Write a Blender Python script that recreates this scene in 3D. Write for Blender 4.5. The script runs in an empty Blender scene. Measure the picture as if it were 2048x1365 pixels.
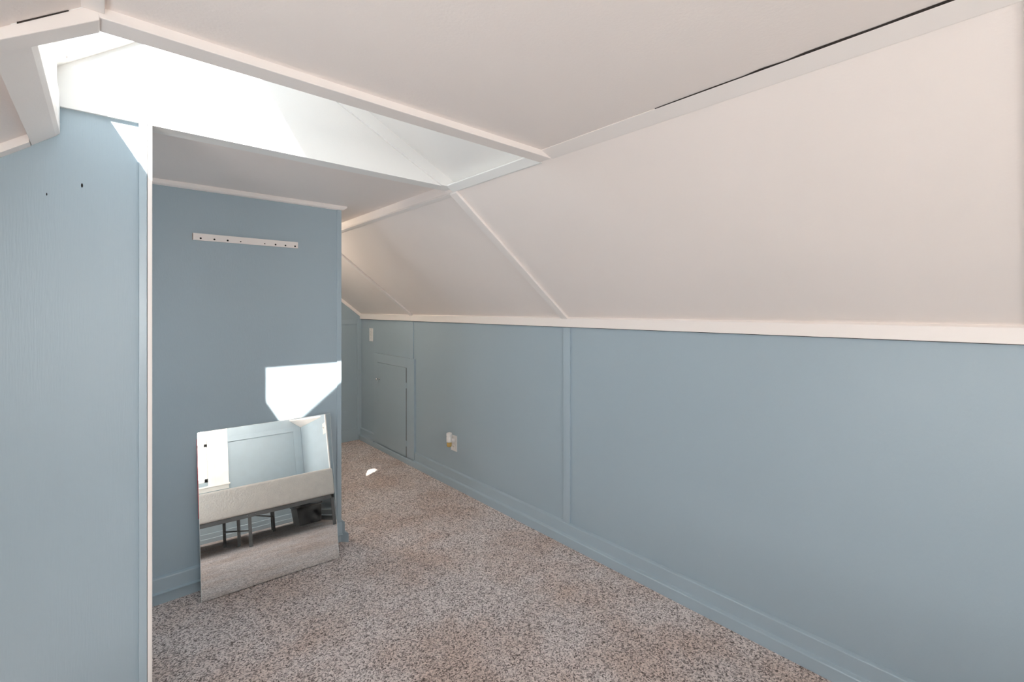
import bpy, bmesh, math, random
from mathutils import Vector, Matrix

# ------------------------------------------------------------------ camera
SC = bpy.context.scene
col = SC.collection
cd = bpy.data.cameras.new('camera')
cam = bpy.data.objects.new('camera', cd)
col.objects.link(cam)
cam.location = (0, 0, 1.3)
cam.rotation_euler = (math.pi / 2, 0, -0.7242)
cd.sensor_width = 36
cd.lens = 922.35 / 2048 * 36
cd.shift_y = -(682.5 - 618.7) / 2048
cd.clip_start = 0.01
SC.camera = cam

# ------------------------------------------------------------------ world, sun, daylight, exposure
world = bpy.data.worlds.new('sky')
SC.world = world
world.use_nodes = True
bg = world.node_tree.nodes['Background']
bg.inputs['Color'].default_value = (0.80, 0.90, 1.0, 1)
bg.inputs['Strength'].default_value = 1.3
sun = bpy.data.lights.new('sun', 'SUN')
sun.energy = 8.5
sun.color = (1.0, 0.95, 0.88)
sun.angle = math.radians(0.55)
so = bpy.data.objects.new('sun', sun)
col.objects.link(so)
so.location = (-6, -10, 12)
so.rotation_euler = Vector((.603, 1.0, -1.007)).to_track_quat('-Z', 'Y').to_euler()


def daylight(name, loc, direction, sx, sy, power, color):
    l = bpy.data.lights.new(name, 'AREA')
    l.shape = 'RECTANGLE'
    l.size, l.size_y, l.energy, l.color = sx, sy, power, color
    o = bpy.data.objects.new(name, l)
    col.objects.link(o)
    o.location = loc
    o.rotation_euler = Vector(direction).to_track_quat('-Z', 'Y').to_euler()
    return o


daylight('window_daylight', (0.0, -3.05, 1.30), (0.12, 1, -0.05), 1.0, 0.95, 26, (1.0, 0.975, 0.95))
daylight('side_fill_light', (-0.96, 0.25, 0.80), (1, 0.0, 0.35), 0.95, 0.66, 5.0, (1.0, 0.98, 0.97))  # fill light outside the added side window
daylight('alcove_fill_light', (-0.96, 2.18, 0.93), (1, 0.0, 0.35), 0.62, 0.42, 1.3, (1.0, 0.96, 0.93))  # fill light outside the added alcove window

SC.view_settings.view_transform = 'Standard'
SC.view_settings.look = 'None'
SC.view_settings.gamma = 1
SC.view_settings.use_curve_mapping = False
SC.view_settings.exposure = 1.62
SC.cycles.max_bounces = 16
SC.cycles.diffuse_bounces = 10
SC.cycles.glossy_bounces = 6
SC.cycles.transparent_max_bounces = 12
SC.cycles.sample_clamp_indirect = 6
SC.cycles.caustics_reflective = False
SC.cycles.caustics_refractive = False


# ------------------------------------------------------------------ materials
def new_mat(name):
    m = bpy.data.materials.new(name)
    m.use_nodes = True
    nt = m.node_tree
    return m, nt, nt.nodes['Principled BSDF']


def paint(name, rgb, rough=0.5, bump=0.15, streak=None, scale=220, mottle=0.03):
    """Brushed / rolled wall paint: faint mottling of tone plus fine relief."""
    m, nt, b = new_mat(name)
    N, L = nt.nodes, nt.links
    tc = N.new('ShaderNodeTexCoord')
    mp = N.new('ShaderNodeMapping')
    mp.inputs['Scale'].default_value = streak or (1, 1, 1)
    L.new(tc.outputs['Object'], mp.inputs['Vector'])
    n1 = N.new('ShaderNodeTexNoise')
    n1.inputs['Scale'].default_value = 2.2
    n1.inputs['Detail'].default_value = 3
    L.new(tc.outputs['Object'], n1.inputs['Vector'])
    mix = N.new('ShaderNodeMix')
    mix.data_type = 'RGBA'
    mix.inputs['A'].default_value = (*[c * (1 - mottle) for c in rgb], 1)
    mix.inputs['B'].default_value = (*[min(1, c * (1 + mottle)) for c in rgb], 1)
    L.new(n1.outputs['Fac'], mix.inputs['Factor'])
    L.new(mix.outputs['Result'], b.inputs['Base Color'])
    n2 = N.new('ShaderNodeTexNoise')
    n2.inputs['Scale'].default_value = scale
    n2.inputs['Detail'].default_value = 4
    L.new(mp.outputs['Vector'], n2.inputs['Vector'])
    bp = N.new('ShaderNodeBump')
    bp.inputs['Strength'].default_value = bump
    bp.inputs['Distance'].default_value = 0.0015
    L.new(n2.outputs['Fac'], bp.inputs['Height'])
    L.new(bp.outputs['Normal'], b.inputs['Normal'])
    b.inputs['Roughness'].default_value = rough
    b.inputs['Specular IOR Level'].default_value = 0.35
    return m


def plain(name, rgb, rough=0.5, metal=0.0, bump=0.0, scale=80):
    m, nt, b = new_mat(name)
    b.inputs['Base Color'].default_value = (*rgb, 1)
    b.inputs['Roughness'].default_value = rough
    b.inputs['Metallic'].default_value = metal
    if bump:
        n = nt.nodes.new('ShaderNodeTexNoise')
        n.inputs['Scale'].default_value = scale
        bp = nt.nodes.new('ShaderNodeBump')
        bp.inputs['Strength'].default_value = bump
        bp.inputs['Distance'].default_value = 0.002
        tc = nt.nodes.new('ShaderNodeTexCoord')
        nt.links.new(tc.outputs['Object'], n.inputs['Vector'])
        nt.links.new(n.outputs['Fac'], bp.inputs['Height'])
        nt.links.new(bp.outputs['Normal'], b.inputs['Normal'])
    return m


BLUE = (0.355, 0.438, 0.492)
WHITE = (0.83, 0.78, 0.745)
M = {}
M['blue'] = paint('blue_wall_paint', BLUE, 0.42, 0.25, (1, 1, .35), 190)
M['blue_brushed'] = paint('blue_brushed_paint', BLUE, 0.36, 0.35, (1, 1, .07), 260)
M['blue_trim'] = paint('blue_gloss_trim', [c * 1.05 for c in BLUE], 0.28, 0.08)
M['blue_trim'].node_tree.nodes['Principled BSDF'].inputs['Coat Weight'].default_value = 0.35
M['blue_trim'].node_tree.nodes['Principled BSDF'].inputs['Coat Roughness'].default_value = 0.2
M['ceiling'] = paint('off_white_ceiling_paint', (0.86, 0.785, 0.745), 0.5, 0.25, (1, 1, 1), 150)
M['white'] = paint('white_trim_paint', (0.86, 0.80, 0.765), 0.38, 0.12, (1, 1, 1), 160, .02)
M['bright'] = paint('clean_white_paint', (0.86, 0.85, 0.83), 0.5, 0.12, (1, 1, 1), 160, .015)
M['gap'] = plain('dark_joint_and_shade', (0.03, 0.022, 0.018), 0.9, bump=.2)  # open joints, and the shade painted into the hatch gap
M['plastic'] = plain('white_plastic', (0.82, 0.79, 0.76), 0.3, bump=.02)
M['slot'] = plain('dark_slot', (0.02, 0.02, 0.02), 0.6, bump=.02)
M['hole'] = plain('dark_hole', (0.015, 0.013, 0.012), 0.9, bump=.02)
M['metal'] = plain('brushed_nickel', (0.6, 0.6, 0.6), 0.25, 1.0, .05, 300)
M['grey_metal'] = plain('grey_enamelled_steel', (0.13, 0.13, 0.13), 0.42, 0.3, .05, 200)
M['red'] = plain('red_mirror_backing', (0.5, 0.03, 0.03), 0.5, bump=.05)
M['wood_edge'] = plain('raw_wood_edge', (0.30, 0.17, 0.10), 0.7, bump=.2)
M['roof'] = plain('grey_roof_felt', (0.12, 0.12, 0.13), 0.9, bump=.3)

# amber liquid in the plug-in bottle
m, nt, b = new_mat('amber_liquid')
b.inputs['Base Color'].default_value = (0.75, 0.50, 0.16, 1)
b.inputs['Roughness'].default_value = 0.08
b.inputs['Transmission Weight'].default_value = 0.35
M['amber'] = m

# mirror silvering with a faint film of dust
m, nt, b = new_mat('mirror_silver')
b.inputs['Base Color'].default_value = (0.93, 0.95, 0.94, 1)
b.inputs['Metallic'].default_value = 1.0
b.inputs['Roughness'].default_value = 0.0
df = nt.nodes.new('ShaderNodeBsdfDiffuse')
df.inputs['Color'].default_value = (0.75, 0.73, 0.70, 1)
ns = nt.nodes.new('ShaderNodeTexNoise')
ns.inputs['Scale'].default_value = 30
ns.inputs['Detail'].default_value = 5
tcm = nt.nodes.new('ShaderNodeTexCoord')
nt.links.new(tcm.outputs['Object'], ns.inputs['Vector'])
mr = nt.nodes.new('ShaderNodeMapRange')
mr.inputs['From Min'].default_value = 0.3
mr.inputs['From Max'].default_value = 0.8
mr.inputs['To Min'].default_value = 0.0
mr.inputs['To Max'].default_value = 0.09
nt.links.new(ns.outputs['Fac'], mr.inputs['Value'])
mx = nt.nodes.new('ShaderNodeMixShader')
nt.links.new(mr.outputs['Result'], mx.inputs['Fac'])
nt.links.new(b.outputs['BSDF'], mx.inputs[1])
nt.links.new(df.outputs['BSDF'], mx.inputs[2])
nt.links.new(mx.outputs['Shader'], nt.nodes['Material Output'].inputs['Surface'])
M['mirror'] = m

# window glass: mostly clear, a little reflection
m, nt, b = new_mat('window_glass')
tr = nt.nodes.new('ShaderNodeBsdfTransparent')
tr.inputs['Color'].default_value = (0.97, 0.98, 0.98, 1)
gl = nt.nodes.new('ShaderNodeBsdfGlossy')
gl.inputs['Roughness'].default_value = 0.02
lw = nt.nodes.new('ShaderNodeLayerWeight')
lw.inputs['Blend'].default_value = 0.5
pw = nt.nodes.new('ShaderNodeMath')
pw.operation = 'POWER'
pw.inputs[1].default_value = 5
nt.links.new(lw.outputs['Facing'], pw.inputs[0])
fr = nt.nodes.new('ShaderNodeMath')
fr.operation = 'MULTIPLY_ADD'
fr.inputs[1].default_value = 0.9
fr.inputs[2].default_value = 0.03
nt.links.new(pw.outputs[0], fr.inputs[0])
mx = nt.nodes.new('ShaderNodeMixShader')
nt.links.new(fr.outputs[0], mx.inputs['Fac'])
nt.links.new(tr.outputs['BSDF'], mx.inputs[1])
nt.links.new(gl.outputs['BSDF'], mx.inputs[2])
nt.links.new(mx.outputs['Shader'], nt.nodes['Material Output'].inputs['Surface'])
M['glass'] = m

# carpet: speckled loop pile, taupe with paler and darker tufts, worn brownish stains
m, nt, b = new_mat('taupe_speckled_carpet')
N, L = nt.nodes, nt.links
tc = N.new('ShaderNodeTexCoord')
v1 = N.new('ShaderNodeTexVoronoi')
v1.inputs['Scale'].default_value = 210
v1.inputs['Randomness'].default_value = 1
wv = N.new('ShaderNodeTexNoise')
wv.inputs['Scale'].default_value = 120
wv.inputs['Detail'].default_value = 2
L.new(tc.outputs['Object'], wv.inputs['Vector'])
vadd = N.new('ShaderNodeMix')
vadd.data_type = 'VECTOR'
vadd.inputs['Factor'].default_value = 0.012
L.new(tc.outputs['Object'], vadd.inputs['A'])
L.new(wv.outputs['Color'], vadd.inputs['B'])
L.new(vadd.outputs['Result'], v1.inputs['Vector'])
sep = N.new('ShaderNodeSeparateColor')
L.new(v1.outputs['Color'], sep.inputs['Color'])
cr = N.new('ShaderNodeValToRGB')
cr.color_ramp.interpolation = 'LINEAR'
e = cr.color_ramp.elements
e[0].position, e[0].color = 0.0, (0.13, 0.103, 0.095, 1)
e[1].position, e[1].color = 1.0, (0.95, 0.86, 0.83, 1)
for p, c in ((0.25, (0.40, 0.345, 0.33, 1)), (0.55, (0.72, 0.64, 0.615, 1)), (0.82, (0.90, 0.815, 0.79, 1))):
    k = e.new(p)
    k.color = c
L.new(sep.outputs['Red'], cr.inputs['Fac'])
big = N.new('ShaderNodeTexNoise')
big.inputs['Scale'].default_value = 2.6
big.inputs['Detail'].default_value = 3
big.inputs['Roughness'].default_value = 0.6
L.new(tc.outputs['Object'], big.inputs['Vector'])
br = N.new('ShaderNodeValToRGB')
be = br.color_ramp.elements
be[0].position, be[0].color = 0.36, (0.86, 0.765, 0.70, 1)
be[1].position, be[1].color = 0.60, (1.0, 1.0, 1.0, 1)
L.new(big.outputs['Fac'], br.inputs['Fac'])
mul = N.new('ShaderNodeMix')
mul.data_type = 'RGBA'
mul.blend_type = 'MULTIPLY'
mul.inputs['Factor'].default_value = 0.9
L.new(cr.outputs['Color'], mul.inputs['A'])
L.new(br.outputs['Color'], mul.inputs['B'])
L.new(mul.outputs['Result'], b.inputs['Base Color'])
b.inputs['Roughness'].default_value = 1.0
b.inputs['Specular IOR Level'].default_value = 0.05
b.inputs['Sheen Weight'].default_value = 0.15
nb = N.new('ShaderNodeTexNoise')
nb.inputs['Scale'].default_value = 190
nb.inputs['Detail'].default_value = 3
L.new(tc.outputs['Object'], nb.inputs['Vector'])
bp = N.new('ShaderNodeBump')
bp.inputs['Strength'].default_value = 0.9
bp.inputs['Distance'].default_value = 0.006
L.new(nb.outputs['Fac'], bp.inputs['Height'])
L.new(bp.outputs['Normal'], b.inputs['Normal'])
M['carpet'] = m

# knitted mattress cover
m, nt, b = new_mat('cream_knit_fabric')
N, L = nt.nodes, nt.links
tc = N.new('ShaderNodeTexCoord')
b.inputs['Base Color'].default_value = (0.90, 0.84, 0.77, 1)
b.inputs['Roughness'].default_value = 0.9
nb = N.new('ShaderNodeTexVoronoi')
nb.inputs['Scale'].default_value = 70
L.new(tc.outputs['Object'], nb.inputs['Vector'])
bp = N.new('ShaderNodeBump')
bp.inputs['Strength'].default_value = 0.5
bp.inputs['Distance'].default_value = 0.006
L.new(nb.outputs['Distance'], bp.inputs['Height'])
L.new(bp.outputs['Normal'], b.inputs['Normal'])
M['knit'] = m


# ------------------------------------------------------------------ mesh helpers
def link(name, bm, mat, parent=None, bevel=0.0, smooth=False, seg=2):
    bmesh.ops.recalc_face_normals(bm, faces=bm.faces)
    me = bpy.data.meshes.new(name)
    bm.to_mesh(me)
    bm.free()
    o = bpy.data.objects.new(name, me)
    me.materials.append(mat)
    if smooth:
        for p in me.polygons:
            p.use_smooth = True
    col.objects.link(o)
    if parent:
        o.parent = parent
        o.matrix_parent_inverse = parent.matrix_world.inverted() if parent.type != 'EMPTY' else Matrix.Translation(-parent.location)
    if bevel:
        md = o.modifiers.new('edge', 'BEVEL')
        md.width = bevel
        md.segments = seg
        md.limit_method = 'ANGLE'
    return o


def prism(bm, poly, axis, a, b):
    """Closed polygon extruded from a to b. axis 'Y': poly is (x, z); 'X': (y, z); 'Z': (x, y)."""
    def P(p, t):
        if axis == 'Y':
            return (p[0], t, p[1])
        if axis == 'X':
            return (t, p[0], p[1])
        return (p[0], p[1], t)
    va = [bm.verts.new(P(p, a)) for p in poly]
    vb = [bm.verts.new(P(p, b)) for p in poly]
    n = len(poly)
    bm.faces.new(va)
    bm.faces.new(vb[::-1])
    for i in range(n):
        j = (i + 1) % n
        bm.faces.new((va[i], va[j], vb[j], vb[i]))
    return bm


def bx(bm, x0, x1, y0, y1, z0, z1):
    return prism(bm, [(x0, z0), (x1, z0), (x1, z1), (x0, z1)], 'Y', y0, y1)


def lathe(bm, prof, seg=24, mtx=None):
    """Profile of (radius, height) around local Z."""
    rings = []
    for r, h in prof:
        if r < 1e-6:
            rings.append([bm.verts.new((0, 0, h))])
        else:
            rings.append([bm.verts.new((r * math.cos(2 * math.pi * k / seg), r * math.sin(2 * math.pi * k / seg), h)) for k in range(seg)])
    for A, B in zip(rings, rings[1:]):
        for k in range(seg):
            j = (k + 1) % seg
            if len(A) == 1 and len(B) > 1:
                bm.faces.new((A[0], B[k], B[j]))
            elif len(B) == 1 and len(A) > 1:
                bm.faces.new((A[k], A[j], B[0]))
            elif len(A) > 1:
                bm.faces.new((A[k], A[j], B[j], B[k]))
    if mtx is not None:
        bmesh.ops.transform(bm, matrix=mtx, verts=bm.verts)
    return bm


def BM():
    return bmesh.new()


def thing(name, label, cat, loc=(0, 0, 0), group=None):
    o = bpy.data.objects.new(name, None)
    o.empty_display_size = 0.05
    col.objects.link(o)
    o.location = loc
    o['label'] = label
    o['category'] = cat
    if group:
        o['group'] = group
    return o


def tag(o, label, cat):
    o['label'] = label
    o['category'] = cat
    return o


def struct(name, bm, mat, label=None, cat=None, bevel=0.0, parent=None):
    o = link(name, bm, mat, parent, bevel)
    if parent is None:
        o['kind'] = 'structure'
        o['label'] = label
        o['category'] = cat
    return o


# ------------------------------------------------------------------ room dimensions (metres)
XR = 1.93        # knee wall
Y0, YN = 1.7247, -2.80   # wall with the opening / gable wall behind the camera
Y3 = 2.560       # partition carrying the mirror
Y4 = 4.46        # far end
YB = 3.437       # far batten line
SR = -0.771      # slope of the steep roof side
SL = 0.76        # slope of the other roof side


def zr(x):       # inner surface of the slope above the knee wall
    return 1.249 + SR * (x - 1.931)


def zl(x):       # slope on the other side
    return 1.857 + SL * x


def zg(x):       # skylight slope inside the raised bay
    return 2.021 + 0.78 * x


def zw(x):       # shallower slope inside the raised bay
    return 1.866 - 0.5025 * (x - 1.179)


# floor
struct('floor', bx(BM(), -0.9, 2.05, YN - .1, Y4 + .1, -.03, 0), M['carpet'],
       'speckled taupe loop pile carpet covering the attic floor', 'floor')

# ---- knee wall and slope over it
wall_right = struct('wall_right', bx(BM(), XR, XR + .06, YN - .1, Y4 + .06, 0, 1.262), M['blue'],
                    'long low blue painted knee wall below the sloping ceiling', 'wall')
bm = BM()
prism(bm, [(1.99, zr(1.99)), (1.177, zr(1.177)), (1.177, zr(1.177) + .05), (1.99, zr(1.99) + .05)], 'Y', YN - .1, Y4 + .06)
struct('ceiling_right_slope', bm, M['ceiling'], 'off white sloping ceiling rising from the blue knee wall', 'ceiling')

# ---- flat ceilings
struct('ceiling', bx(BM(), -.03, 1.175, YN - .1, Y0 - .57, 1.845, 1.885), M['ceiling'],
       'flat off white ceiling over the main attic room', 'ceiling')
struct('ceiling_alcove', bx(BM(), -.03, 1.215, Y0 + .066, Y4 + .06, 1.872, 1.91), M['ceiling'],
       'flat off white ceiling over the alcove beyond the opening', 'ceiling')

# ---- slope on the window side
bm = BM()
prism(bm, [(0.0, zl(0)), (-.84, zl(-.84)), (-.84, zl(-.84) + .05), (0.0, zl(0) + .05)], 'Y', YN - .1, 1.165)
prism(bm, [(-.125, zl(-.125)), (-.84, zl(-.84)), (-.84, zl(-.84) + .05), (-.125, zl(-.125) + .05)], 'Y', 1.165, Y0 + .07)
prism(bm, [(0.0, zl(0)), (-.84, zl(-.84)), (-.84, zl(-.84) + .05), (0.0, zl(0) + .05)], 'Y', Y0 + .07, Y3 + .09)
struct('ceiling_left_slope', bm, M['ceiling'], 'off white sloping ceiling at the upper corner beside the skylight', 'ceiling')

# left knee wall, with openings for two added windows
bm = BM()
bx(bm, -.84, -.78, YN - .1, -.25, 0, 1.27)
bx(bm, -.84, -.78, 0.75, 1.86, 0, 1.27)
bx(bm, -.84, -.78, 2.50, Y3 + .09, 0, 1.27)
bx(bm, -.84, -.78, 1.86, 2.50, 0, .72)
bx(bm, -.84, -.78, 1.86, 2.50, 1.16, 1.27)
bx(bm, -.84, -.78, -.25, .75, 0, .46)
bx(bm, -.84, -.78, -.25, .75, 1.16, 1.27)
wl = struct('wall_left', bm, M['blue'], 'low blue knee wall on the skylight side of the room', 'wall')

# ---- wall with the opening (blue part) and jamb
bm = BM()
yb = Y0 + .010
prism(bm, [(-.82, 0), (.097, 0), (.097, 1.850), (-.10, 1.850), (-.10, zl(-.10) - .012), (-.82, zl(-.82) + .01)], 'Y', yb, Y0 + .068)
wf = struct('wall_opening', bm, M['blue_brushed'], 'blue brushed wall beside the tall opening under the skylight', 'wall')
# small nail holes in that wall
for (x, z, r) in ((-.0455, 1.6405, .0036), (-.114, 1.605, .0022)):
    bm = lathe(BM(), [(0, -.0003), (r, 0), (r * .6, .0009), (0, .0012)], 10,
               Matrix.Translation((x, yb - .0002, z)) @ Matrix.Rotation(math.pi / 2, 4, 'X') @ Matrix.Diagonal((.6, 1.7, 1, 1)))
    h = link('nail_hole', bm, M['hole'], wf)
# blue flat batten beside the jamb
struct('trim_1', bx(BM(), .0755, .0945, Y0 - .002, yb + .002, 0, 1.842), M['blue_trim'],
       'narrow blue vertical batten beside the white edge of the opening', 'trim', .0015)
# white jamb board
struct('trim_2', bx(BM(), .0955, .1065, Y0 - .004, Y0 + .072, 0, 1.842), M['white'],
       'white painted jamb board lining the opening', 'trim', .0012)
# side of alcove
struct('wall_alcove', bx(BM(), .045, .0955, Y3 + .088, Y4 + .05, 0, 1.90), M['blue'],
       'blue side wall of the dim space behind the partition', 'wall')

# ---- white gable face over the opening (its underside is the header)
bm = BM()
prism(bm, [(-.103, 1.843), (1.176, 1.843), (1.205, zw(1.205) + .01), (.341, 2.302), (-.103, zg(-.103) + .02)], 'Y', Y0, Y0 + .066)
struct('wall_gable', bm, M['bright'], 'white triangular gable face lit by the skylight above the opening', 'wall')
# diagonal board on the gable face
dx, dz = 1, -.5025
ln = math.hypot(dx, dz)
p0, p1 = (.36, zw(.36)), (1.186, zw(1.186))
bm = BM()
prism(bm, [p0, p1, (1.172, 1.8435), (1.109, 1.8435), (.36, zw(.36) - .058)], 'Y', Y0 - .009, Y0 + .001)
struct('trim_3', bm, M['bright'], 'white diagonal trim board along the gable face above the opening', 'trim', .001)

# ---- raised bay: slopes, light shaft and skylight
YA, YZ = Y0 - .56, Y0 + .066
bm = BM()
prism(bm, [(1.20, zw(1.20)), (.335, zw(.335)), (.335, zw(.335) + .03), (1.20, zw(1.20) + .03)], 'Y', YA - .05, YZ)
struct('ceiling_bay_slope', bm, M['bright'], 'pale sloping ceiling inside the raised skylight bay', 'ceiling')
SX0, SX1, SY0, SY1 = -.077, .295, 1.258, 1.715
T = .012
bm = BM()
for (a, b_, c, d) in ((-.115, SX0, YA - .05, YZ), (SX1, .352, YA - .05, YZ), (SX0, SX1, YA - .05, SY0), (SX0, SX1, SY1, YZ)):
    prism(bm, [(a, zg(a)), (b_, zg(b_)), (b_, zg(b_) + T), (a, zg(a) + T)], 'Y', c, d)
struct('ceiling_skylight_slope', bm, M['bright'], 'white boards around the skylight inside the raised bay', 'ceiling')
# outer roofing so that no daylight leaks beside the slopes
bm = BM()
prism(bm, [(-.95, zl(-.95) + .06), (-.11, zl(-.11) + .06), (-.11, zl(-.11) + .08), (-.95, zl(-.95) + .08)], 'Y', YN - .15, Y4 + .1)
prism(bm, [(1.15, zr(1.15) + .06), (2.05, zr(2.05) + .06), (2.05, zr(2.05) + .08), (1.15, zr(1.15) + .08)], 'Y', YN - .15, Y4 + .1)
bx(bm, -.12, 1.2, YN - .15, YA - .06, 1.93, 1.95)
bx(bm, -.12, 1.22, YZ + .01, Y4 + .1, 1.93, 1.95)
struct('roof', bm, M['roof'], 'grey felt roofing outside over the attic ceilings', 'roof')
# near end of the bay above the beam
bm = BM()
prism(bm, [(-.115, 1.752), (-.01, 1.832), (1.175, 1.832), (1.20, 1.85), (1.20, zw(1.20) + .02), (.341, 2.31), (-.115, zg(-.115) + .02)], 'Y', YA - .05, YA - .012)
struct('wall_bay', bm, M['bright'], 'white upright end of the skylight bay above the beam', 'wall')
# side of the shaft under the low edge of the skylight
bm = BM()
bx(bm, -.112, -.0935, YA - .02, Y0 + .01, 1.80, 1.962)
bx(bm, -.108, -.0885, YA - .02, Y0 - .001, 1.799, 1.876)
struct('wall_shaft', bm, M['bright'], 'narrow white upright board at the low side of the skylight shaft', 'wall', .001)

# skylight window
win = thing('window_1', 'bright square skylight glazed into the white slope above the gable', 'skylight', (.109, 1.487, zg(.109)))
win['kind'] = 'structure'
bm = BM()
for (a, b_, c, d) in ((SX0 - .035, SX0, SY0 - .035, SY1 + .035), (SX1, SX1 + .035, SY0 - .035, SY1 + .035), (SX0, SX1, SY0 - .035, SY0), (SX0, SX1, SY1, SY1 + .035)):
    prism(bm, [(a, zg(a) + T + .001), (b_, zg(b_) + T + .001), (b_, zg(b_) + T + .012), (a, zg(a) + T + .012)], 'Y', c, d)
link('window_frame', bm, M['white'], win)
bm = BM()
a, b_ = SX0 - .01, SX1 + .01
prism(bm, [(a, zg(a) + T + .013), (b_, zg(b_) + T + .013), (b_, zg(b_) + T + .017), (a, zg(a) + T + .017)], 'Y', SY0 - .01, SY1 + .01)
link('window_pane', bm, M['glass'], win)

# ---- beam across the ceiling in front of the bay, and its sloping continuation
Y2 = 1.114
bm = BM()
prism(bm, [(-.006, 1.8255), (1.168, 1.8255), (1.176, 1.835), (1.160, 1.846), (-.012, 1.846)], 'Y', Y2, Y2 + .057)
struct('trim_4', bm, M['white'], 'long white ceiling beam crossing in front of the skylight bay', 'trim', .0015)
bm = BM()
f = lambda x, o=0: 1.8255 + SL * x + o
prism(bm, [(-.006, 1.8210), (-.0065, 1.8510), (-.75, f(-.75, .031)), (-.75, f(-.75, .012)), (-.145, 1.7265)], 'Y', Y2, Y2 + .052)
struct('trim_5', bm, M['white'], 'white sloping beam end running down towards the left corner', 'trim', .0015)
# boxed board under the low side of the shaft, running along the room
bm = BM()
prism(bm, [(-.1415, 1.728), (-.0965, 1.7635), (-.0885, 1.773), (-.0885, 1.80), (-.1415, 1.80)], 'Y', Y2 + .002, Y0 + .009)
struct('trim_6', bm, M['white'], 'boxed grey white board descending beside the skylight shaft', 'trim', .001)
# trim on top of the blue wall under the slope
bm = BM()
g = lambda x, o=0: 1.834 + SL * x + o
prism(bm, [(-.143, g(-.143)), (-.78, g(-.78)), (-.78, g(-.78, .03)), (-.143, g(-.143, .03))], 'Y', Y0 - .030, Y0 + .012)
struct('trim_7', bm, M['white'], 'white trim board topping the blue wall under the corner slope', 'trim', .001)
# crease board in the room ceiling
struct('trim_8', bx(BM(), -.044, .001, YN, Y2 - .001, 1.834, 1.850), M['white'],
       'white ceiling board at the top corner running towards the viewer', 'trim', .001)

# ---- crease trim along the top of the steep slope
def crease(name, y0, y1, poly, label, mat=None):
    bm = BM()
    prism(bm, poly, 'Y', y0, y1)
    return struct(name, bm, mat or M['white'], label, 'trim', .001)


c1 = crease('trim_9', YN, Y2 - .0005, [(1.171, 1.825), (1.1185, 1.8425), (1.121, 1.8485), (1.19, 1.8475), (1.184, 1.8305)],
            'long off white crease board where flat ceiling meets slope, with a dark gap', None)
crease('trim_10', Y2 + .0575, Y0 - .0005, [(1.171, 1.825), (1.137, 1.8455), (1.139, 1.8510), (1.196, 1.858), (1.190, 1.8275)],
       'short white crease board inside the skylight bay', M['bright'])
c3 = crease('trim_11', Y0 + .0255, Y4, [(1.171, 1.820), (1.198, 1.868), (1.215, 1.868), (1.190, 1.812)],
            'crease board continuing past the opening over the alcove')
# open joint along the crease board: an irregular dark sliver
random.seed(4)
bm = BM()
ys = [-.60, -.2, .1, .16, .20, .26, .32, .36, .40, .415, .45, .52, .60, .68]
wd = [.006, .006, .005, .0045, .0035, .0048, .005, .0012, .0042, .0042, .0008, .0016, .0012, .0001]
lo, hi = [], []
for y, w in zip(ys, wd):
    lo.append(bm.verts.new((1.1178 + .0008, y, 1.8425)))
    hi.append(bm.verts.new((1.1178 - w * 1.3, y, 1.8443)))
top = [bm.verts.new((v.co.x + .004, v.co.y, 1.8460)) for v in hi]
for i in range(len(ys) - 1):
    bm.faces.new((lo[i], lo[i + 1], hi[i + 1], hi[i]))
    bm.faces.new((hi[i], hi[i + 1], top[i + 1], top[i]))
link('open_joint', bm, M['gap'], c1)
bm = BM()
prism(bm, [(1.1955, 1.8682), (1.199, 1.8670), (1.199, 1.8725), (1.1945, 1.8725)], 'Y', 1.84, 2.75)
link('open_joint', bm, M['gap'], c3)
# joint over the sloping beam
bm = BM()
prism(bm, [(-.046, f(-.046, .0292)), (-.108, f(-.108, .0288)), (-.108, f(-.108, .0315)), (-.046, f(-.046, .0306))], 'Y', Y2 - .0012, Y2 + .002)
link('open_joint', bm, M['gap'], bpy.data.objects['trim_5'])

# ---- battens on the slope
def slope_batten(name, yc, w, label, t=.014):
    ux, uz = 1 / math.hypot(1, SR), SR / math.hypot(1, SR)
    nx_, nz_ = uz * t, -ux * t     # into the room
    a, b2 = (1.175, zr(1.175)), (1.925, zr(1.925))
    bm = prism(BM(), [a, b2, (b2[0] + nx_, b2[1] + nz_), (a[0] + nx_ + .0045, a[1] + nz_ - .003)], 'Y', yc - w / 2, yc + w / 2)
    return struct(name, bm, M['white'], label, 'trim', .0025)


slope_batten('trim_12', Y0, .050, 'white batten running down the slope beside the opening')
slope_batten('trim_13', YB, .048, 'thin white batten on the dim slope above the small hatch')
slope_batten('trim_14', -.0135, .050, 'white batten on the slope at the right margin', .006)

# ---- knee wall trims
bm = BM()
prism(bm, [(XR - .016, 1.201), (XR + .001, 1.201), (XR + .001, 1.258), (XR - .003, 1.258), (XR - .016, 1.2475)], 'Y', YN, Y4 - .0)
struct('trim_15', bm, M['white'], 'long white horizontal rail between blue knee wall and slope', 'trim', .0015)
struct('trim_16', bx(BM(), XR - .010, XR + .001, 1.691, 1.740, .117, 1.198), M['blue_trim'],
       'blue vertical batten on the knee wall below the slope batten', 'trim', .0015)
struct('trim_17', bx(BM(), XR - .010, XR + .001, 3.412, 3.462, .885, 1.198), M['blue_trim'],
       'short blue batten on the knee wall above the hatch', 'trim', .0015)
# dark gap line under the rail
link('rail_gap', bx(BM(), XR - .004, XR + .0005, -2.5, Y4 - .01, 1.1985, 1.2012), M['gap'], bpy.data.objects['trim_15'])

BASE = [(0, 0), (-.031, 0), (-.031, .047), (-.0290, .0515), (-.0155, .0560), (-.0155, .1105), (-.0140, .1135), (0, .1185)]


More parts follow.
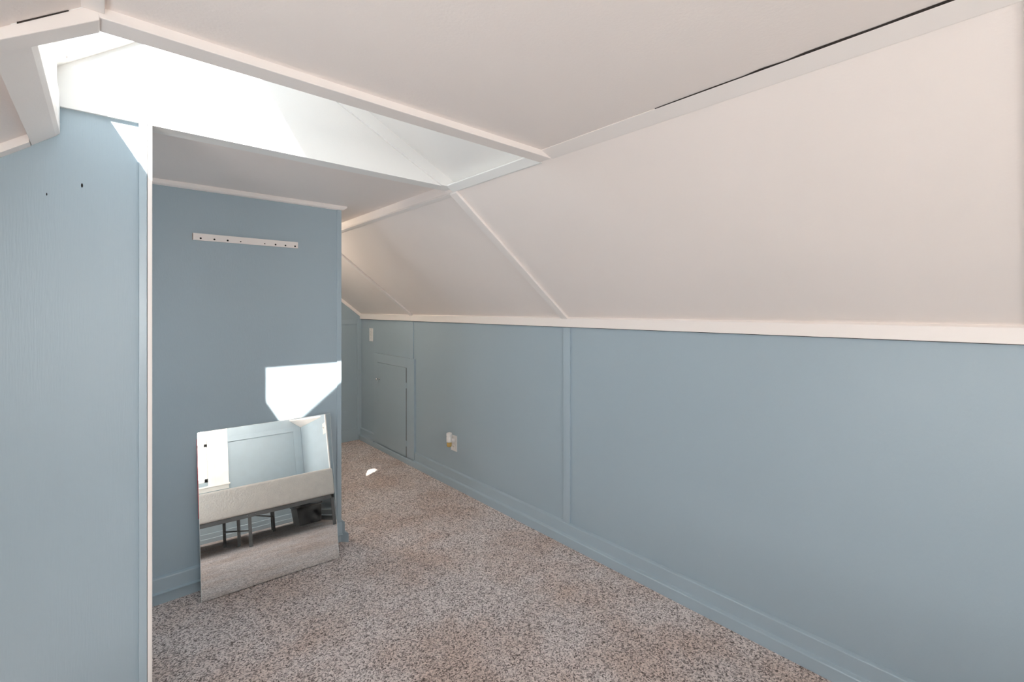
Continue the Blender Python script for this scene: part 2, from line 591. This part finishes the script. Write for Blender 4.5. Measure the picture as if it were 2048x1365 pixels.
def baseboard_x(name, x, y0, y1, label, sgn=1, poly=BASE):
    bm = prism(BM(), [(x + sgn * p[0], p[1]) for p in poly], 'Y', y0, y1)
    return struct(name, bm, M['blue_trim'], label, 'baseboard', .0012)


baseboard_x('baseboard_right', XR, YN, 3.378, 'stepped blue baseboard along the long knee wall')
baseboard_x('baseboard_right_end', XR, 4.128, Y4, 'short stepped baseboard piece past the hatch')
baseboard_x('baseboard_hatch', XR, 3.3785, 4.1275, 'low blue shoe moulding under the small hatch', 1,
            [(0, 0), (-.031, 0), (-.031, .040), (-.027, .046), (0, .048)])
baseboard_x('baseboard_left', -.78, YN, Y0 + .008, 'stepped blue baseboard on the far left knee wall', -1)


def baseboard_y(name, y, x0, x1, label, sgn=1, wrap=False):
    bm = prism(BM(), [(y + sgn * p[0], p[1]) for p in BASE], 'X', x0, x1)
    if wrap:      # returned end of the skirting round the partition edge
        q = [(x1 - .0005 - p[0], p[1]) for p in BASE]
        bm2 = prism(bm, q, 'Y', y - .031, y + .09)
        # mitre: pull the outer front vertices so that the profile turns the corner
        for v in bm2.verts:
            if abs(v.co.y - (y - .031)) < 1e-6 and v.co.x >= x1 - .001:
                v.co.y = y - (v.co.x - (x1 - .0005))
    return struct(name, bm, M['blue_trim'], label, 'baseboard', .001)


baseboard_y('baseboard_partition', Y3, -.78, .991, 'stepped blue baseboard turning round the partition behind the mirror', 1, True)
baseboard_y('baseboard_front', yb, -.78, .075, 'stepped blue baseboard below the brushed wall by the opening')

# ---- partition
wp = struct('wall_partition', prism(BM(), [(-.82, 0), (.988, 0), (.988, 1.873), (0, 1.873), (-.82, 1.24)], 'Y', Y3, Y3 + .09), M['blue'],
            'blue partition wall carrying the coat rail, with the mirror leaning on it', 'wall')
struct('trim_18', bx(BM(), .9665, .991, Y3 - .006, Y3 + .096, .10, 1.866), M['blue_trim'],
       'blue corner strip on the free edge of the partition', 'trim', .0015)
# quarter-round crown on the partition
prof = [(0, 1.8725), (-.024, 1.8725), (-.0235, 1.864), (-.019, 1.855), (-.012, 1.8505), (0, 1.849)]
bm = prism(BM(), [(Y3 + p[0], p[1]) for p in prof], 'X', .02, 1.016)
for v in bm.verts:
    if v.co.x > 1.0 and v.co.z < 1.86:
        v.co.x -= .016
struct('trim_19', bm, M['white'], 'rounded white crown moulding on top of the blue partition', 'trim')

# ---- far end wall with frame-and-panel boards
bm = prism(BM(), [(.04, 0), (1.99, 0), (1.99, 1.25), (1.16, 1.90), (.04, 1.90)], 'Y', Y4, Y4 + .05)
struct('wall_far', bm, M['blue'], 'dim blue end wall glimpsed past the partition', 'wall')
bm = BM()
bx(bm, 1.884, XR - .001, Y4 - .010, Y4, .0, 1.20)
bx(bm, .10, 1.884, Y4 - .010, Y4, 1.150, 1.196)
bx(bm, .10, 1.884, Y4 - .010, Y4, .0, .115)
struct('trim_20', bm, M['blue_trim'], 'blue framing boards around the panel of the dim end wall', 'trim', .001)
bm = prism(BM(), [(1.925, zr(1.925) - .001), (1.15, zr(1.15) - .001), (1.15, zr(1.15) - .034), (1.925, zr(1.925) - .034)], 'Y', Y4 - .014, Y4)
struct('trim_21', bm, M['white'], 'white sloping trim where the end wall meets the slope', 'trim', .001)

# ---- hatch in the knee wall
hatch = thing('door_1', 'small blue access door low in the knee wall past the opening', 'hatch', (XR, 3.75, .05))
hatch['kind'] = 'structure'
bm = BM()
bx(bm, XR - .020, XR, 3.379, 3.503, .05, .886)
bx(bm, XR - .020, XR, 4.055, 4.127, .05, .886)
bx(bm, XR - .020, XR, 3.503, 4.055, .806, .886)
link('door_frame', bm, M['blue_trim'], hatch, .0015)
bm = BM()
bx(bm, XR - .0225, XR - .002, 3.5095, 4.052, .052, .804)
leaf = link('door_leaf', bm, M['blue'], hatch, .003)
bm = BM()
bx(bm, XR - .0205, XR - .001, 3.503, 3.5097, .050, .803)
link('door_gap_shade', bm, M['gap'], hatch)  # dark block standing in for the shade inside the gap
for z in (.655, .165):
    bm = BM()
    bx(bm, XR - .0240, XR - .0150, 3.494, 3.520, z - .022, z + .022)
    lathe(bm, [(0, z - .024), (.0035, z - .024), (.0035, z + .024), (0, z + .024)], 10)
    for v in bm.verts[8:]:
        v.co.x += XR - .0240
        v.co.y += 3.5055
    link('hinge', bm, M['metal'] if z < 0 else M['blue_trim'], leaf)
bm = lathe(BM(), [(0, 0), (.0085, 0), (.0085, .0015), (.0035, .003), (.0035, .018), (.009, .021), (.0125, .027), (.0115, .033), (.006, .0365), (0, .037)], 20,
           Matrix.Translation((XR - .0225, 4.010, .655)) @ Matrix.Rotation(-math.pi / 2, 4, 'Y'))
k = link('knob', bm, M['metal'], leaf, 0, True)
k['label'] = 'small bright metal knob'

# ------------------------------------------------------------------ fittings
# light switch
sw = thing('light_switch', 'pale toggle switch plate high on the dim end of the knee wall', 'light switch', (XR, 4.2255, 1.053))
link('switch_plate', bx(BM(), XR - .006, XR, 4.188, 4.263, .990, 1.115), M['plastic'], sw, .002)
bm = prism(BM(), [(XR - .005, 1.042), (XR - .005, 1.064), (XR - .016, 1.070), (XR - .018, 1.062)], 'Y', 4.220, 4.231)
link('toggle', bm, M['plastic'], sw, .001)
for z in (1.022, 1.083):
    link('screw', lathe(BM(), [(0, 0), (.003, 0), (.002, .001), (0, .0014)], 10,
                        Matrix.Translation((XR - .006, 4.2255, z)) @ Matrix.Rotation(-math.pi / 2, 4, 'Y')), M['metal'], sw)

# wall outlet
wo = thing('wall_outlet', 'white outlet plate low on the blue knee wall', 'outlet', (XR, 2.822, .315))
link('outlet_plate', bx(BM(), XR - .006, XR, 2.785, 2.859, .258, .372), M['plastic'], wo, .002)
for z in (.288, .342):
    bm = lathe(BM(), [(0, 0), (.0165, 0), (.0165, .0022), (.0155, .003), (0, .003)], 24,
               Matrix.Translation((XR - .006, 2.822, z)) @ Matrix.Rotation(-math.pi / 2, 4, 'Y'))
    s = link('socket', bm, M['plastic'], wo)
    bm = BM()
    for dy in (-.0065, .0065):
        bx(bm, XR - .0094, XR - .0088, 2.822 + dy - .0011, 2.822 + dy + .0011, z - .001, z + .008)
    link('slot', bm, M['slot'], s)

# plug-in air freshener in the upper socket
cx, cy = XR - .046, 2.820
af = thing('plug_in_air_freshener', 'white plug-in air freshener with amber bottle on the outlet', 'air freshener', (XR - .01, 2.822, .342))
bm = lathe(BM(), [(0, .331), (.0195, .331), (.0205, .334), (.0205, .368), (.0192, .370), (.0192, .373), (.0210, .3755), (.0212, .392), (.0185, .3975), (.010, .400), (0, .4005)], 32,
           Matrix.Translation((cx, cy, 0)))
link('warmer_body', bm, M['plastic'], af, 0, True)
bm = lathe(BM(), [(0, 0), (.0175, 0), (.0195, .006), (.0165, .014), (.011, .026), (0, .028)], 28,
           Matrix.Translation((XR - .0095, cy, .338)) @ Matrix.Rotation(-math.pi / 2, 4, 'Y'))
link('plug_base', bm, M['plastic'], af, 0, True)
bm = lathe(BM(), [(0, .296), (.010, .296), (.0160, .299), (.0180, .307), (.0180, .326), (.012, .3305), (0, .3308)], 28,
           Matrix.Translation((cx, cy, 0)))
rb = link('refill_bottle', bm, M['amber'], af, 0, True)
rb['label'] = 'amber refill bottle'

# coat rail with empty peg holes, on the partition
rl = thing('coat_rail', 'white wooden rail with eight empty peg holes on the blue partition', 'coat rail', (.535, Y3, 1.633))


def wall3(u, v):   # pixel -> point on the partition face
    az = 0.7242
    k_ = (u - 1024) / 922.35
    X = Y3 * (math.sin(az) + k_ * math.cos(az)) / (math.cos(az) - k_ * math.sin(az))
    d = X * math.sin(az) + Y3 * math.cos(az)
    return X, 1.3 - (v - 618.7) * d / 922.35


X0, X1, ZA, ZB, RT = .305, .760, 1.618, 1.650, .013
link('rail_board', bx(BM(), X0, X1, Y3 - RT, Y3, ZA, ZB), M['white'], rl, .0012)
link('unpainted_end', bx(BM(), X0 - .0012, X0 + .0002, Y3 - RT + .0012, Y3, ZA + .0012, ZB - .0012), M['wood_edge'], rl)['label'] = 'bare brown wood end'
for (x, r) in ((.334, .0042), (.388, .0042), (.442, .0042), (.4965, .0030), (.602, .0030), (.6515, .0042), (.6985, .0042), (.745, .0042)):
    bm = lathe(BM(), [(0, .0002), (r, 0), (r, .0006), (r * .9, .0008), (0, .0008)], 14,
               Matrix.Translation((x, Y3 - RT + .0001, 1.6275)) @ Matrix.Rotation(math.pi / 2, 4, 'X'))
    link('peg_hole', bm, M['hole'], rl)

# frameless mirror leaning on the partition
mir = thing('leaning_mirror', 'frameless rectangular mirror leaning on the blue partition', 'mirror', (0.322, 2.43, 0.005))
yw, tilt, roll = math.radians(4.2), math.radians(10.2), .012
ex = Vector((math.cos(yw), -math.sin(yw), 0))
hn = Vector((math.sin(yw), math.cos(yw), 0))
upv = math.cos(tilt) * Vector((0, 0, 1)) + math.sin(tilt) * hn
nrm = ex.cross(upv)
if nrm.y > 0:
    nrm = -nrm
ex2 = math.cos(roll) * ex + math.sin(roll) * upv
up2 = -math.sin(roll) * ex + math.cos(roll) * upv
org = Vector((0.322, 2.43, 0.005))
MW, MH = .593, .735


def slab(a0, a1, b0, b1, t0, t1):
    bm = BM()
    vs = []
    for t in (t0, t1):
        for (a, b3) in ((a0, b0), (a1, b0), (a1, b1), (a0, b1)):
            vs.append(bm.verts.new(org + ex2 * a + up2 * b3 - nrm * t))
    for q in ((0, 1, 2, 3), (7, 6, 5, 4), (0, 4, 5, 1), (1, 5, 6, 2), (2, 6, 7, 3), (3, 7, 4, 0)):
        bm.faces.new([vs[i] for i in q])
    return bm


link('mirror_glass', slab(0, MW, 0, MH, 0, .003), M['mirror'], mir)
link('ground_edge', slab(-.0012, MW + .0012, -.0004, MH + .0012, .0006, .0034), plain('ground_glass_edge', (.78, .82, .80), .35, bump=.05), mir)
link('mirror_backing', slab(-.0036, MW - .004, MH * .48, MH - .03, .0035, .0050), M['red'], mir)['label'] = 'red backing strip showing at the edge'

# ------------------------------------------------------------------ the part of the room seen in the mirror
# gable wall with a window
GX0, GX1, GZ0, GZ1 = -.36, .315, .775, 1.62
bm = BM()
bx(bm, -.84, GX0, YN - .06, YN, 0, 1.86)
bx(bm, GX1, 1.99, YN - .06, YN, 0, 1.86)
bx(bm, GX0, GX1, YN - .06, YN, 0, GZ0)
bx(bm, GX0, GX1, YN - .06, YN, GZ1, 1.86)
struct('wall_window', bm, M['blue'], 'blue gable wall with the white window, seen in the mirror', 'wall')
w2 = thing('window_2', 'tall white sash window reflected at the edge of the mirror', 'window', (-.02, YN, GZ0))
w2['kind'] = 'structure'
bm = BM()
bx(bm, GX1, .56, YN, YN + .018, .70, 1.72)
bx(bm, -.60, GX0, YN, YN + .018, .70, 1.72)
bx(bm, GX0, GX1, YN, YN + .018, GZ1, 1.72)
bx(bm, GX1 + .02, GX1 + .05, YN + .018, YN + .026, .70, 1.72)
bx(bm, GX1 + .075, GX1 + .085, YN + .018, YN + .022, .70, 1.72)
link('window_frame', bm, M['bright'], w2, .002)
bm = BM()
bx(bm, -.62, .575, YN, YN + .05, .70, .722)
bx(bm, -.60, .56, YN, YN + .016, .645, .70)
link('window_sill', bm, M['bright'], w2, .003)
bm = BM()
for (a, b4, z0, z1) in ((GX0, GX0 + .04, GZ0, GZ1), (GX1 - .04, GX1, GZ0, GZ1), (GX0, GX1, GZ0, GZ0 + .05), (GX0, GX1, GZ1 - .04, GZ1), (GX0, GX1, 1.255, 1.295)):
    bx(bm, a, b4, YN - .045, YN - .015, z0, z1)
link('sash', bm, M['bright'], w2, .002)
link('window_pane', bx(BM(), GX0 + .03, GX1 - .03, YN - .035, YN - .031, GZ0 + .03, GZ1 - .03), M['glass'], w2)
# added unseen window letting fill light in from the left
w3 = thing('added_window_3', 'added low white framed window in the left knee wall, unseen, for fill light', 'window', (-.78, .25, .46))
w3['kind'] = 'structure'
bm = BM()
for (a, b4, z0, z1) in ((-.30, -.24, .40, 1.20), (.74, .80, .40, 1.20), (-.24, .74, .40, .47), (-.24, .74, 1.15, 1.20), (.235, .265, .47, 1.15)):
    bx(bm, -.80, -.765, a, b4, z0, z1)
link('window_frame', bm, M['bright'], w3, .002)
link('window_pane', bx(BM(), -.815, -.812, -.25, .75, .46, 1.16), M['glass'], w3)

w4 = thing('added_window_4', 'added low white framed window on the unseen alcove side, for fill light', 'window', (-.78, 2.18, .72))  # unseen window added to brighten the alcove
w4['kind'] = 'structure'
bm = BM()
for (a, b4, z0, z1) in ((1.80, 1.87, .66, 1.20), (2.49, 2.54, .66, 1.20), (1.87, 2.49, .66, .73), (1.87, 2.49, 1.15, 1.20), (1.87, 2.49, .925, .950)):
    bx(bm, -.80, -.765, a, b4, z0, z1)
link('window_frame', bm, M['bright'], w4, .002)
link('window_pane', bx(BM(), -.815, -.812, 1.86, 2.50, .72, 1.16), M['glass'], w4)

# framing boards on the gable wall
bm = BM()
bx(bm, .561, 1.529, YN, YN + .012, 1.278, 1.345)
bx(bm, 1.42, 1.529, YN, YN + .012, .117, 1.278)
struct('trim_22', bm, M['blue_trim'], 'blue panel framing on the gable wall, seen in the mirror', 'trim', .001)
# closet projecting in front of the knee wall
XC = 1.531
bm = prism(BM(), [(XC, 0), (1.929, 0), (1.929, 1.249), (XC, zr(XC) - .001)], 'Y', YN, -.80)
struct('wall_closet', bm, M['blue'], 'blue closet side wall with a switch, seen in the mirror', 'wall')
bm = BM()
bx(bm, XC - .012, XC + .0, -.845, -.798, 0, 1.50)
struct('trim_23', bm, M['bright'], 'white vertical corner board at the closet edge', 'trim', .001)
bm = BM()
A3 = [Vector(v) for v in ((1.383, YN + .002, 1.445), (XC - .001, YN + .002, 1.324), (XC - .001, -1.135, 1.214))]
vv = [bm.verts.new(v) for v in A3] + [bm.verts.new(v + Vector((0, 0, .02))) for v in A3]
bm.faces.new(vv[:3])
bm.faces.new(vv[3:][::-1])
for i in range(3):
    j = (i + 1) % 3
    bm.faces.new((vv[i], vv[j], vv[j + 3], vv[i + 3]))
struct('trim_24', bm, M['white'], 'white triangular corner boxing high over the bed, seen in the mirror', 'trim')
sw2 = thing('light_switch', 'white switch plate on the closet wall, reflected near the mirror corner', 'light switch', (XC, -.95, 1.05))
link('switch_plate', bx(BM(), XC - .006, XC, -1.045, -.89, .985, 1.115), M['plastic'], sw2, .002)
link('toggle', prism(BM(), [(XC - .005, 1.042), (XC - .005, 1.064), (XC - .016, 1.070), (XC - .018, 1.062)], 'Y', -.975, -.962), M['plastic'], sw2, .001)
baseboard_y('baseboard_window', YN, -.78, XC, 'blue baseboard on the gable wall under the bed', -1)
baseboard_x('baseboard_closet', XC, YN + .03, -.80, 'blue baseboard along the closet wall')

# bed
BX0, BX1, BY0, BY1 = -.42, 1.395, -.085, -2.42
bed = thing('bed', 'grey metal bed frame standing before the window, seen in the mirror', 'bed', (.5, -1.0, 0))
bm = BM()
ZF = .288
bx(bm, BX0, BX1, BY0 - .030, BY0, ZF - .034, ZF)
bx(bm, BX0, BX1, BY1, BY1 + .03, ZF - .034, ZF)
bx(bm, BX0, BX0 + .03, BY1, BY0, ZF - .034, ZF)
bx(bm, BX1 - .03, BX1, BY1, BY0, ZF - .034, ZF)
bx(bm, BX0, BX1, -1.06, -1.03, ZF - .034, ZF)
link('side_rail', bm, M['grey_metal'], bed, .002)
bm = BM()
for i in range(14):
    x = BX0 + .06 + i * (BX1 - BX0 - .12) / 13
    bx(bm, x - .012, x + .012, BY1 + .03, BY0 - .03, ZF - .012, ZF - .002)
link('slat', bm, M['grey_metal'], bed)
for (x, y) in ((.650, BY0 - .016), (.575, -.55), (.46, -.98), (.97, -1.55), (BX0 + .02, BY0 - .016), (BX1 - .016, BY0 - .016), (BX0 + .02, BY1 + .02), (BX1 - .02, BY1 + .02), (.99, -1.95)):
    link('leg', bx(BM(), x - .014, x + .014, y - .012, y + .012, 0.001, ZF - .03), M['grey_metal'], bed, .002)
for (xa, ya, xb, yb_, z0, z1) in ((.46, -.98, .575, -.55, .15, .14), (.575, -.55, .650, -.10, .14, .14), (.97, -1.55, .99, -1.95, .22, .12), (.72, -1.2, .97, -1.55, .25, .17)):
    bm = BM()
    d = Vector((xb - xa, yb_ - ya, z1 - z0))
    L_ = d.length
    lathe(bm, [(0, 0), (.007, 0), (.007, L_), (0, L_)], 8, Matrix.Translation((xa, ya, z0)) @ d.to_track_quat('Z', 'Y').to_matrix().to_4x4())
    link('brace', bm, M['grey_metal'], bed)
for x in (.632, .700):
    link('bolt', lathe(BM(), [(0, 0), (.007, 0), (.005, .004), (0, .005)], 12,
                       Matrix.Translation((x, BY0, ZF - .012)) @ Matrix.Rotation(-math.pi / 2, 4, 'X')), M['metal'], bed)
# dark box under the bed
sb = thing('storage_box', 'dark storage box pushed under the bed, seen in the mirror', 'box', (1.34, -1.57, 0))
M['dark'] = plain('dark_box_plastic', (0.02, 0.022, 0.025), 0.5, bump=.1)
link('box_body', prism(BM(), [(1.22, .001), (1.46, .001), (1.48, .20), (1.20, .20)], 'Y', -1.85, -1.30), M['dark'], sb, .008)
link('lid', bx(BM(), 1.19, 1.49, -1.86, -1.29, .201, .222), M['dark'], sb, .006)
# mattress
bm = BM()
bx(bm, BX0 + .005, BX1 + .012, BY1, BY0 + .008, ZF + .001, .545)
mt = link('mattress', bm, M['knit'], None, .022, True, 4)
tag(mt, 'thick cream knitted mattress on the bed frame, seen in the mirror', 'mattress')

# unseen ceiling lamps: one assumed behind the partition, one added over the bed
def lamp(x, y, zc, label, strength, color):
    t = thing('added_ceiling_lamp', label, 'ceiling lamp', (x, y, zc))
    link('lamp_base', lathe(BM(), [(0, zc), (.06, zc), (.058, zc - .014), (.04, zc - .02), (0, zc - .02)], 28, Matrix.Translation((x, y, 0))), M['plastic'], t, 0, True)
    gm, gnt, gb = new_mat('frosted_lamp_glass')
    gb.inputs['Base Color'].default_value = (.9, .85, .75, 1)
    gb.inputs['Emission Color'].default_value = (*color, 1)
    gb.inputs['Emission Strength'].default_value = strength
    link('lamp_globe', lathe(BM(), [(0, zc - .127), (.03, zc - .122), (.052, zc - .097), (.058, zc - .072), (.05, zc - .042), (.036, zc - .021), (0, zc - .021)], 28, Matrix.Translation((x, y, 0))), gm, t, 0, True)


lamp(.62, 3.55, 1.872, 'assumed small frosted ceiling lamp hidden behind the partition, unseen source for the warm glow', 50, (1.0, .84, .68))  # unseen lamp, assumed from the warm tone on the far slope
lamp(.62, -2.1, 1.845, 'added small frosted ceiling lamp over the bed, unseen fill behind the camera', 50, (1.0, .92, .86))  # unseen lamp added as fill for the room


# neighbouring house outside the gable window, height set to block the sun there
M['siding'] = plain('grey_house_siding', (0.42, 0.43, 0.44), 0.8, bump=.3, scale=6)
nh = thing('neighbouring_house', 'grey neighbouring house beyond the reflected sash window', 'house', (-1.5, -10.0, -3.0))
nh['kind'] = 'structure'
link('wall', bx(BM(), -6.5, 3.5, -12.0, -8.2, -3.0, 6.6), M['siding'], nh)
bm = prism(BM(), [(-7.8, 6.5), (-12.4, 6.5), (-10.1, 8.6)], 'X', -6.9, 3.9)
link('roof', bm, M['roof'], nh)
for (x, z) in ((-3.6, .2), (-1.0, .2), (1.6, .2), (-3.6, 3.4), (-1.0, 3.4), (1.6, 3.4)):
    bm = BM()
    for (a, b5, c5, d5) in ((x - .5, x + .5, z - .08, z), (x - .5, x + .5, z + 1.4, z + 1.48), (x - .5, x - .42, z, z + 1.4), (x + .42, x + .5, z, z + 1.4), (x - .42, x + .42, z + .67, z + .73)):
        bx(bm, a, b5, -8.21, -8.14, c5, d5)
    wfr = link('window_frame', bm, M['bright'], nh)
    link('window_pane', bx(BM(), x - .42, x + .42, -8.205, -8.18, z, z + 1.4), M['slot'], wfr)
